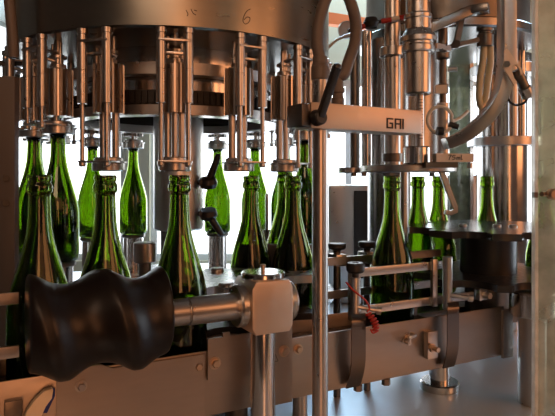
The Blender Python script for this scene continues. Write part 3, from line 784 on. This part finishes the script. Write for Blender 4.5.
# curved bar
arch = thing('curved_bar', P(505, 10, 1.0), 'heavy curved flat bar sweeping down past the clear guard', 'bar')
pth = [(506.5, -60), (506.5, 0), (506.5, 30), (506.5, 50), (506, 66), (503.5, 84), (497.5, 101), (486.5, 117), (470, 132), (456, 140), (445, 144)]
pts = []
for i in range(len(pth) - 1):
    for k in range(4):
        p0 = pth[max(i - 1, 0)]; p1 = pth[i]; p2 = pth[i + 1]; p3 = pth[min(i + 2, len(pth) - 1)]; t = k / 4
        f = lambda a, b, c, d: .5 * (2 * b + (c - a) * t + (2 * a - 5 * b + 4 * c - d) * t * t + (3 * b - a - 3 * c + d) * t ** 3)
        x, y = f(p0[0], p1[0], p2[0], p3[0]), f(p0[1], p1[1], p2[1], p3[1]); pts.append((x, y))
pts.append(pth[-1])
pts.insert(0, (506.5, -801))
w3 = [P(x, y, 1.0 + .05 * max(0, (506.5 - x) / 62)) for x, y in pts]
MB().strip(w3, (0, .036, 0), .0215).build('bar', STEEL, arch, bevel=.001)
# sensor bracket
sb_ = thing('sensor_bracket', P(511, 84, .95), 'slotted tilted steel bracket on the curved bar holding a dark sensor', 'sensor')
zb = .966
hole = [(512.5, 64), (516, 62.6), (519.5, 64.5), (521.5, 68.5)]
outl = [(504.2, 60), (504.4, 51), (507.5, 48.5), (510, 52), (523.5, 72), (521, 75.5), (519.2, 68.5), (516, 64.5), (512.6, 65.5), (511.5, 69.5), (514.5, 78.5), (517.2, 82), (514.5, 85.5), (502.8, 67)]
MB().prism([P(x, y, zb) for x, y in outl], (0, .004, 0)).build('plate', ARMST, sb_)
MB().cyl(P(507, 64, zb - .006), P(507, 64, zb + .012), .006, seg=6).build('bolt', STEEL, sb_)
MB().cyl(P(516.5, 70, zb + .0135), P(528.5, 96, zb + .022), .0088, seg=18).build('sensor_body', DARKST, sb_)
MB().cyl(P(524.5, 88, zb + .0155), P(528.5, 96.5, zb + .02), .011, seg=18).build('sensor_nut', STEEL, sb_)
MB().tube([P(528, 97, zb + .02), P(524, 103, zb + .02), P(516, 105, zb + .03), P(510, 102, zb + .03), P(507.5, 97, zb + .03)], .0022, 8).build('sensor_cable', BLACK, sb_)
# right column
rc = column('capping_column', 504, 1.72, .080, BED, .372, POL, 'wide steel column behind the star wheel bottle neck', 'column',
            [(.096, .122, .108, STEEL), (.31, .34, .10, STEEL)])
for px, z, r, lb in ((522, 1.625, .010, 'bright slim rod between the wide column and the clear guard'), (513, 1.620, .014, 'copper toned rod in front of the wide steel column')):
    column('slim_rod', px, z, r, .122, .372, POL if px == 522 else STEEL, lb, 'rod')
    q = ((px - 277.5) / F * z, z)
# gauge disc + red/white cable
cb = thing('marked_cable', P(390, 21, 1.34), 'black cable with red and white sleeves under the turret rim', 'cable')
zc = 1.345
MB().tube([P(348, 31, zc), P(358, 28, zc), P(372, 23, zc), P(390, 20, zc), P(402, 17.5, zc), P(412, 16, zc)], .0045, 10).build('cable', BLACK, cb)
for x0, y0, x1, y1, mt, nm in ((357, 28.3, 365, 25.6, RED, 'red_sleeve'), (381, 21.4, 391, 19.8, RED, 'red_sleeve'), (391.3, 19.7, 399, 18.2, WHITE, 'white_sleeve'), (399.3, 18.1, 405, 17, RED, 'red_sleeve')):
    MB().cyl(P(x0, y0, zc), P(x1, y1, zc), .0062, seg=14).build(nm, mt, cb)
MB().lathe([(0, -.014), (.014, -.012), (.019, 0), (.014, .012), (0, .014)], P(371, 23, zc), (0, 0, 1), 18).build('cable_gland', BLACK, cb)
gg = MB().cyl(P(346.5, 30, 1.75), P(346.5, 30, 1.78), .028, seg=28, ch=.003)
tag(gg.build('pressure_gauge', STEEL), 'small round pale gauge behind the hose loop', 'gauge')

# panels, cabinets
fp = thing('frosted_panel', P(461, 150, 1.9), 'greenish frosted guard panel with a bright steel edge, behind the second head', 'panel')
x0, x1 = (449.5 - 277.5) / F * 1.9, (469 - 277.5) / F * 1.9
MB().box(((x0 + x1) / 2, 1.9, EYE + (BED + .46) / 2), (x1 - x0, .008, .46 - BED)).build('sheet', FROST, fp)
MB().box((x1 + .006, 1.9, EYE + (BED + .46) / 2), (.012, .02, .46 - BED)).build('steel_edge', POL, fp)
def cabinet(name, pxa, pxb, ytop, z, depth, label, split=None):
    xa, xb = (pxa - 277.5) / F * z, (pxb - 277.5) / F * z; h = (HY - ytop) / F * z
    t = thing(name, V((xa + xb) / 2, z, BED), label, 'cabinet')
    MB().box(((xa + xb) / 2, z + depth / 2, EYE + (BED + h) / 2), (xb - xa, depth, h - BED)).build('body', STEEL, t, bevel=.012)
    if split:
        xs = (split - 277.5) / F * z
        MB().box(((xs + xb) / 2, z - .004, EYE + (BED + h) / 2), (xb - xs - .02, .007, h - BED - .04)).build('door', DOORM, t, bevel=.002)
    else:
        MB().box(((xa + xb) / 2, z - .003, EYE + (BED + h) / 2), ((xb - xa) * .86, .005, h - BED - .04)).build('door', STEEL, t, bevel=.002)
    return t
cabinet('steel_cabinet', 328, 374, 185, 2.0, .3, 'low steel cabinet with a dark door, between the pole and the columns', 351)
cabinet('steel_cabinet', 447, 502, 175, 2.0, .3, 'low pale steel cabinet behind the star wheel', None)

# left brown panel with bolts and upper left tank
sp = thing('bolted_guard', P(-10, 270, 1.05), 'dark brown upright side panel with two round bolt heads', 'panel')
xa = (-75 - 277.5) / F * 1.05; xb = (14.5 - 277.5) / F * 1.05
h1 = (HY - 76) / F * 1.05
MB().box(((xa + xb) / 2, 1.06, EYE + (BED + h1) / 2), (xb - xa, .02, h1 - BED)).build('sheet', PANELM, sp, bevel=.002)
for py in (178, 203): MB().cyl(P(6, py, 1.05), P(6, py, 1.044), .006, seg=14).build('bolt', BLACK, sp)
m = MB().lathe([(0, 0), (.30, 0), (.31, .01), (.31, 1.289), (0, 1.289)], V(-1.13, 1.75, .46), seg=64)
tag(m.build('neighbour_tank', DRUMST), 'rounded steel tank corner in the top left beside the filler tank', 'tank')
tag(MB().tube([P(9, -25, 1.15), P(9.5, 0, 1.15), P(11, 18, 1.15), P(13, 40, 1.15), P(13.5, 58, 1.15)], .011, 10).build('dark_hose', HOSE), 'dark hose hanging down beside the filler tank', 'hose')
tag(MB().bar(P(-40, 64, 1.3), P(24, 64, 1.3), .02, .012).build('side_rail', DARKST), 'short dark rail crossing the bright opening above the brown panel', 'rail')

# ------------------------------------------------------------------ lower right
dc = Vector(((532 - 277.5) / F * 1.12, 1.12, 0))
dp = thing('drive_post', V(dc.x, dc.y, BED), 'thick round steel post with a wide collar at the conveyor end', 'post')
MB().cyl(V(dc.x, dc.y, BED), V(dc.x, dc.y, -.274), .0265, seg=36).build('post', STEEL, dp)
MB().lathe([(0, -.274), (.041, -.274), (.043, -.271), (.043, -.229), (.041, -.226), (0, -.226)], V(dc.x, dc.y, 0), seg=48).build('collar', POL, dp)
fx_, fz = (439.5 - 277.5) / F * 1.2, 1.2
fo_ = thing('conveyor_support', V(fx_, fz, BED), 'round flanged steel foot under the conveyor on the shiny bed', 'foot')
MB().lathe([(0, BED), (.040, BED), (.041, BED + .003), (.041, BED + .014), (.038, BED + .017), (0, BED + .017)], V(fx_, fz, 0), seg=40).build('flange', POL, fo_)
MB().cyl(V(fx_, fz, BED + .017), V(fx_, fz, -.36), .022, seg=32).build('stem', POL, fo_)
q = on(300, -.05, 0)
tag(MB().cyl(V(q.x, q.y, BED), V(q.x, q.y, -.362), .013, seg=28).build('round_stanchion', STEEL), 'short round stanchion under the conveyor just beside the pole', 'post')
q = ((552 - 277.5) / F * 1.35, 1.35)
rf = thing('round_flange', V(*q, BED), 'round bright flange on the bed behind the clear guard', 'flange')
MB().lathe([(0, 0), (.05, 0), (.052, .004), (.052, .02), (.048, .024), (0, .024)], V(*q, BED), seg=36).build('flange', POL, rf)
MB().cyl(V(*q, BED + .024), V(*q, -.31), .026, seg=28).build('stem', STEEL, rf)
for px in (358, 386):
    q = on(px, -.003, 0); tag(MB().cyl(V(q.x, q.y, -.371), V(q.x, q.y, -.3611), .008, seg=6).build('hex_nut', DARKST), 'dark hex nut under the conveyor edge below the ' + ('knobbed rail post' if px == 358 else 'red cord'), 'nut')
# cream handle with blue edge and little box
hd = thing('cream_handle', on(40, .006, -.36), 'curved cream plastic handle with a blue edge, low on the conveyor side', 'handle')
hz_ = .014
cps = [(22, 424, 13), (28, 412, 12), (36, 402, 11), (44, 395, 9.5), (50, 391, 7)]
pl_ = [on(x, .016, hy(x, y, .016)) for x, y in ((21, 426), (27, 411), (35, 400), (44, 391.5), (52.5, 388.5), (53.5, 391), (52, 399), (46, 407), (42, 416), (40, 426))]
MB().prism(pl_, -NRM * .0115).build('grip', CREAM, hd, bevel=.002)
pl_ = [on(x, .006, hy(x, y, .006)) for x, y in ((45, 392), (55, 389), (55, 396), (47, 413), (42, 413))]
MB().prism(pl_, -NRM * .005).build('blue_edge', BLUE, hd)
jb = thing('small_box', on(13, .005, -.36), 'small dull steel box on the conveyor side beside the cream handle', 'box')
MB().prism([on(x, .0, hy(x, y, 0)) for x, y in ((4, 400), (22, 397), (22, 416), (4, 420))], NRM * .010).build('body', DARKST, jb, bevel=.0015)
# thin funnel rod between the infeed bottles
fr_ = V((267 - 277.5) / F * 1.42, 1.42, 0)
fn = thing('drip_rod', V(fr_.x, fr_.y, -.292), 'thin bright rod with a small cup between two infeed bottles', 'rod')
MB().cyl(V(fr_.x, fr_.y, -.292), V(fr_.x, fr_.y, -.04), .0035, seg=12).build('rod', POL, fn)
MB().lathe([(0, -.16), (.004, -.16), (.010, -.135), (.011, -.13), (0, -.13)], V(fr_.x, fr_.y, 0), seg=20).build('cup', POL, fn)
# squat steel knob between front bottles
q = ((145 - 277.5) / F * 1.10, 1.10)
sk = thing('squat_knob', V(*q, -.292), 'squat round steel cap between the middle screw bottle and the tip bottle', 'cap')
MB().lathe([(0, -.165), (.020, -.165), (.022, -.163), (.022, -.128), (.020, -.126), (0, -.126)], V(*q, 0), seg=28).build('cap', STEEL, sk)
MB().cyl(V(*q, -.292), V(*q, -.165), .012, seg=20).build('stem', DARKST, sk)

# ------------------------------------------------------------------ clear guard
gz = .62; gx0 = (536.3 - 277.5) / F * gz
gd = thing('clear_guard', V(gx0 + .15, gz, -.45), 'dusty clear guard panel with a pale edge closing the scene', 'guard panel')
MB().box((gx0 + .2, gz, EYE + .16), (.4 - .002, .007, 1.2)).build('sheet', GUARD, gd)
MB().box((gx0 - .0015, gz, EYE + .16), (.0035, .0085, 1.2)).build('edge_strip', EDGE, gd)
p = P(550, 194, gz - .004); MB().cyl(p, p + Vector((0, -.012, 0)), .0062, seg=16, ch=.002).cyl(p + Vector((-.012, -.006, 0)), p, .003, seg=10).build('knob', BRASS, gd)
MB().box(P(535, 195, gz - .006), (.004, .006, .006)).build('hinge_pin', DARKST, gd)

# ------------------------------------------------------------------ light
w = bpy.data.worlds.new('sky'); scn.world = w; w.use_nodes = True
nt = w.node_tree; N = nt.nodes; L = nt.links
bg = N['Background']; bg.inputs['Strength'].default_value = 5.5
tc = N.new('ShaderNodeTexCoord'); nz = N.new('ShaderNodeTexNoise'); nz.inputs['Scale'].default_value = 9; nz.inputs['Detail'].default_value = 6
rp_ = N.new('ShaderNodeValToRGB'); rp_.color_ramp.elements[0].position = .35; rp_.color_ramp.elements[0].color = (.62, .75, .95, 1)
rp_.color_ramp.elements[1].position = .6; rp_.color_ramp.elements[1].color = (1, 1, 1, 1)
L.new(tc.outputs['Generated'], nz.inputs['Vector']); L.new(nz.outputs['Fac'], rp_.inputs['Fac']); L.new(rp_.outputs['Color'], bg.inputs['Color'])
def area(name, loc, target, size, power, col):
    d = bpy.data.lights.new(name, 'AREA'); d.shape = 'RECTANGLE'; d.size, d.size_y = size; d.energy = power; d.color = col
    o = bpy.data.objects.new(name, d); COL.objects.link(o); o.location = loc
    o.rotation_euler = (Vector(target) - Vector(loc)).to_track_quat('-Z', 'Y').to_euler(); return o
WARM = (1, .385, .155)
area('side_lamp', (3.0, -.25, EYE + .75), (0, .6, EYE + .2), (2.6, 1.4), 36, WARM)
area('front_lamp', (.7, -1.7, EYE + 1.0), (.0, .9, EYE + .3), (2.8, .9), 6, WARM)
area('doorway_lamp', (.55, -1.75, EYE + .15), (.15, .9, EYE + .1), (.55, 2.2), 14, WARM)
area('skylight', (.9, 3.0, 3.0), (.3, 1.3, .9), (2.2, .8), 130, (.55, .78, 1))
area('hall_lamp', (-.3, -1.2, 2.7), (0, .9, 1.3), (1.2, .4), 9, (1, .62, .4))

cam = bpy.data.cameras.new('camera'); co_ = bpy.data.objects.new('camera', cam); COL.objects.link(co_)
co_.location = (0, 0, EYE); co_.rotation_euler = (PI / 2, 0, 0)
cam.sensor_width = 36; cam.lens = 36 * F / 555; cam.shift_y = -30 / 555; cam.clip_start = .02
scn.camera = co_
scn.view_settings.view_transform = 'Standard'; scn.view_settings.look = 'None'; scn.view_settings.gamma = 1
scn.view_settings.exposure = 0; scn.view_settings.use_curve_mapping = False
scn.cycles.use_denoising = True; scn.cycles.caustics_reflective = False; scn.cycles.caustics_refractive = False
scn.cycles.max_bounces = 16; scn.cycles.transmission_bounces = 16; scn.cycles.transparent_max_bounces = 16; scn.cycles.glossy_bounces = 6
scn.cycles.sample_clamp_indirect = 6
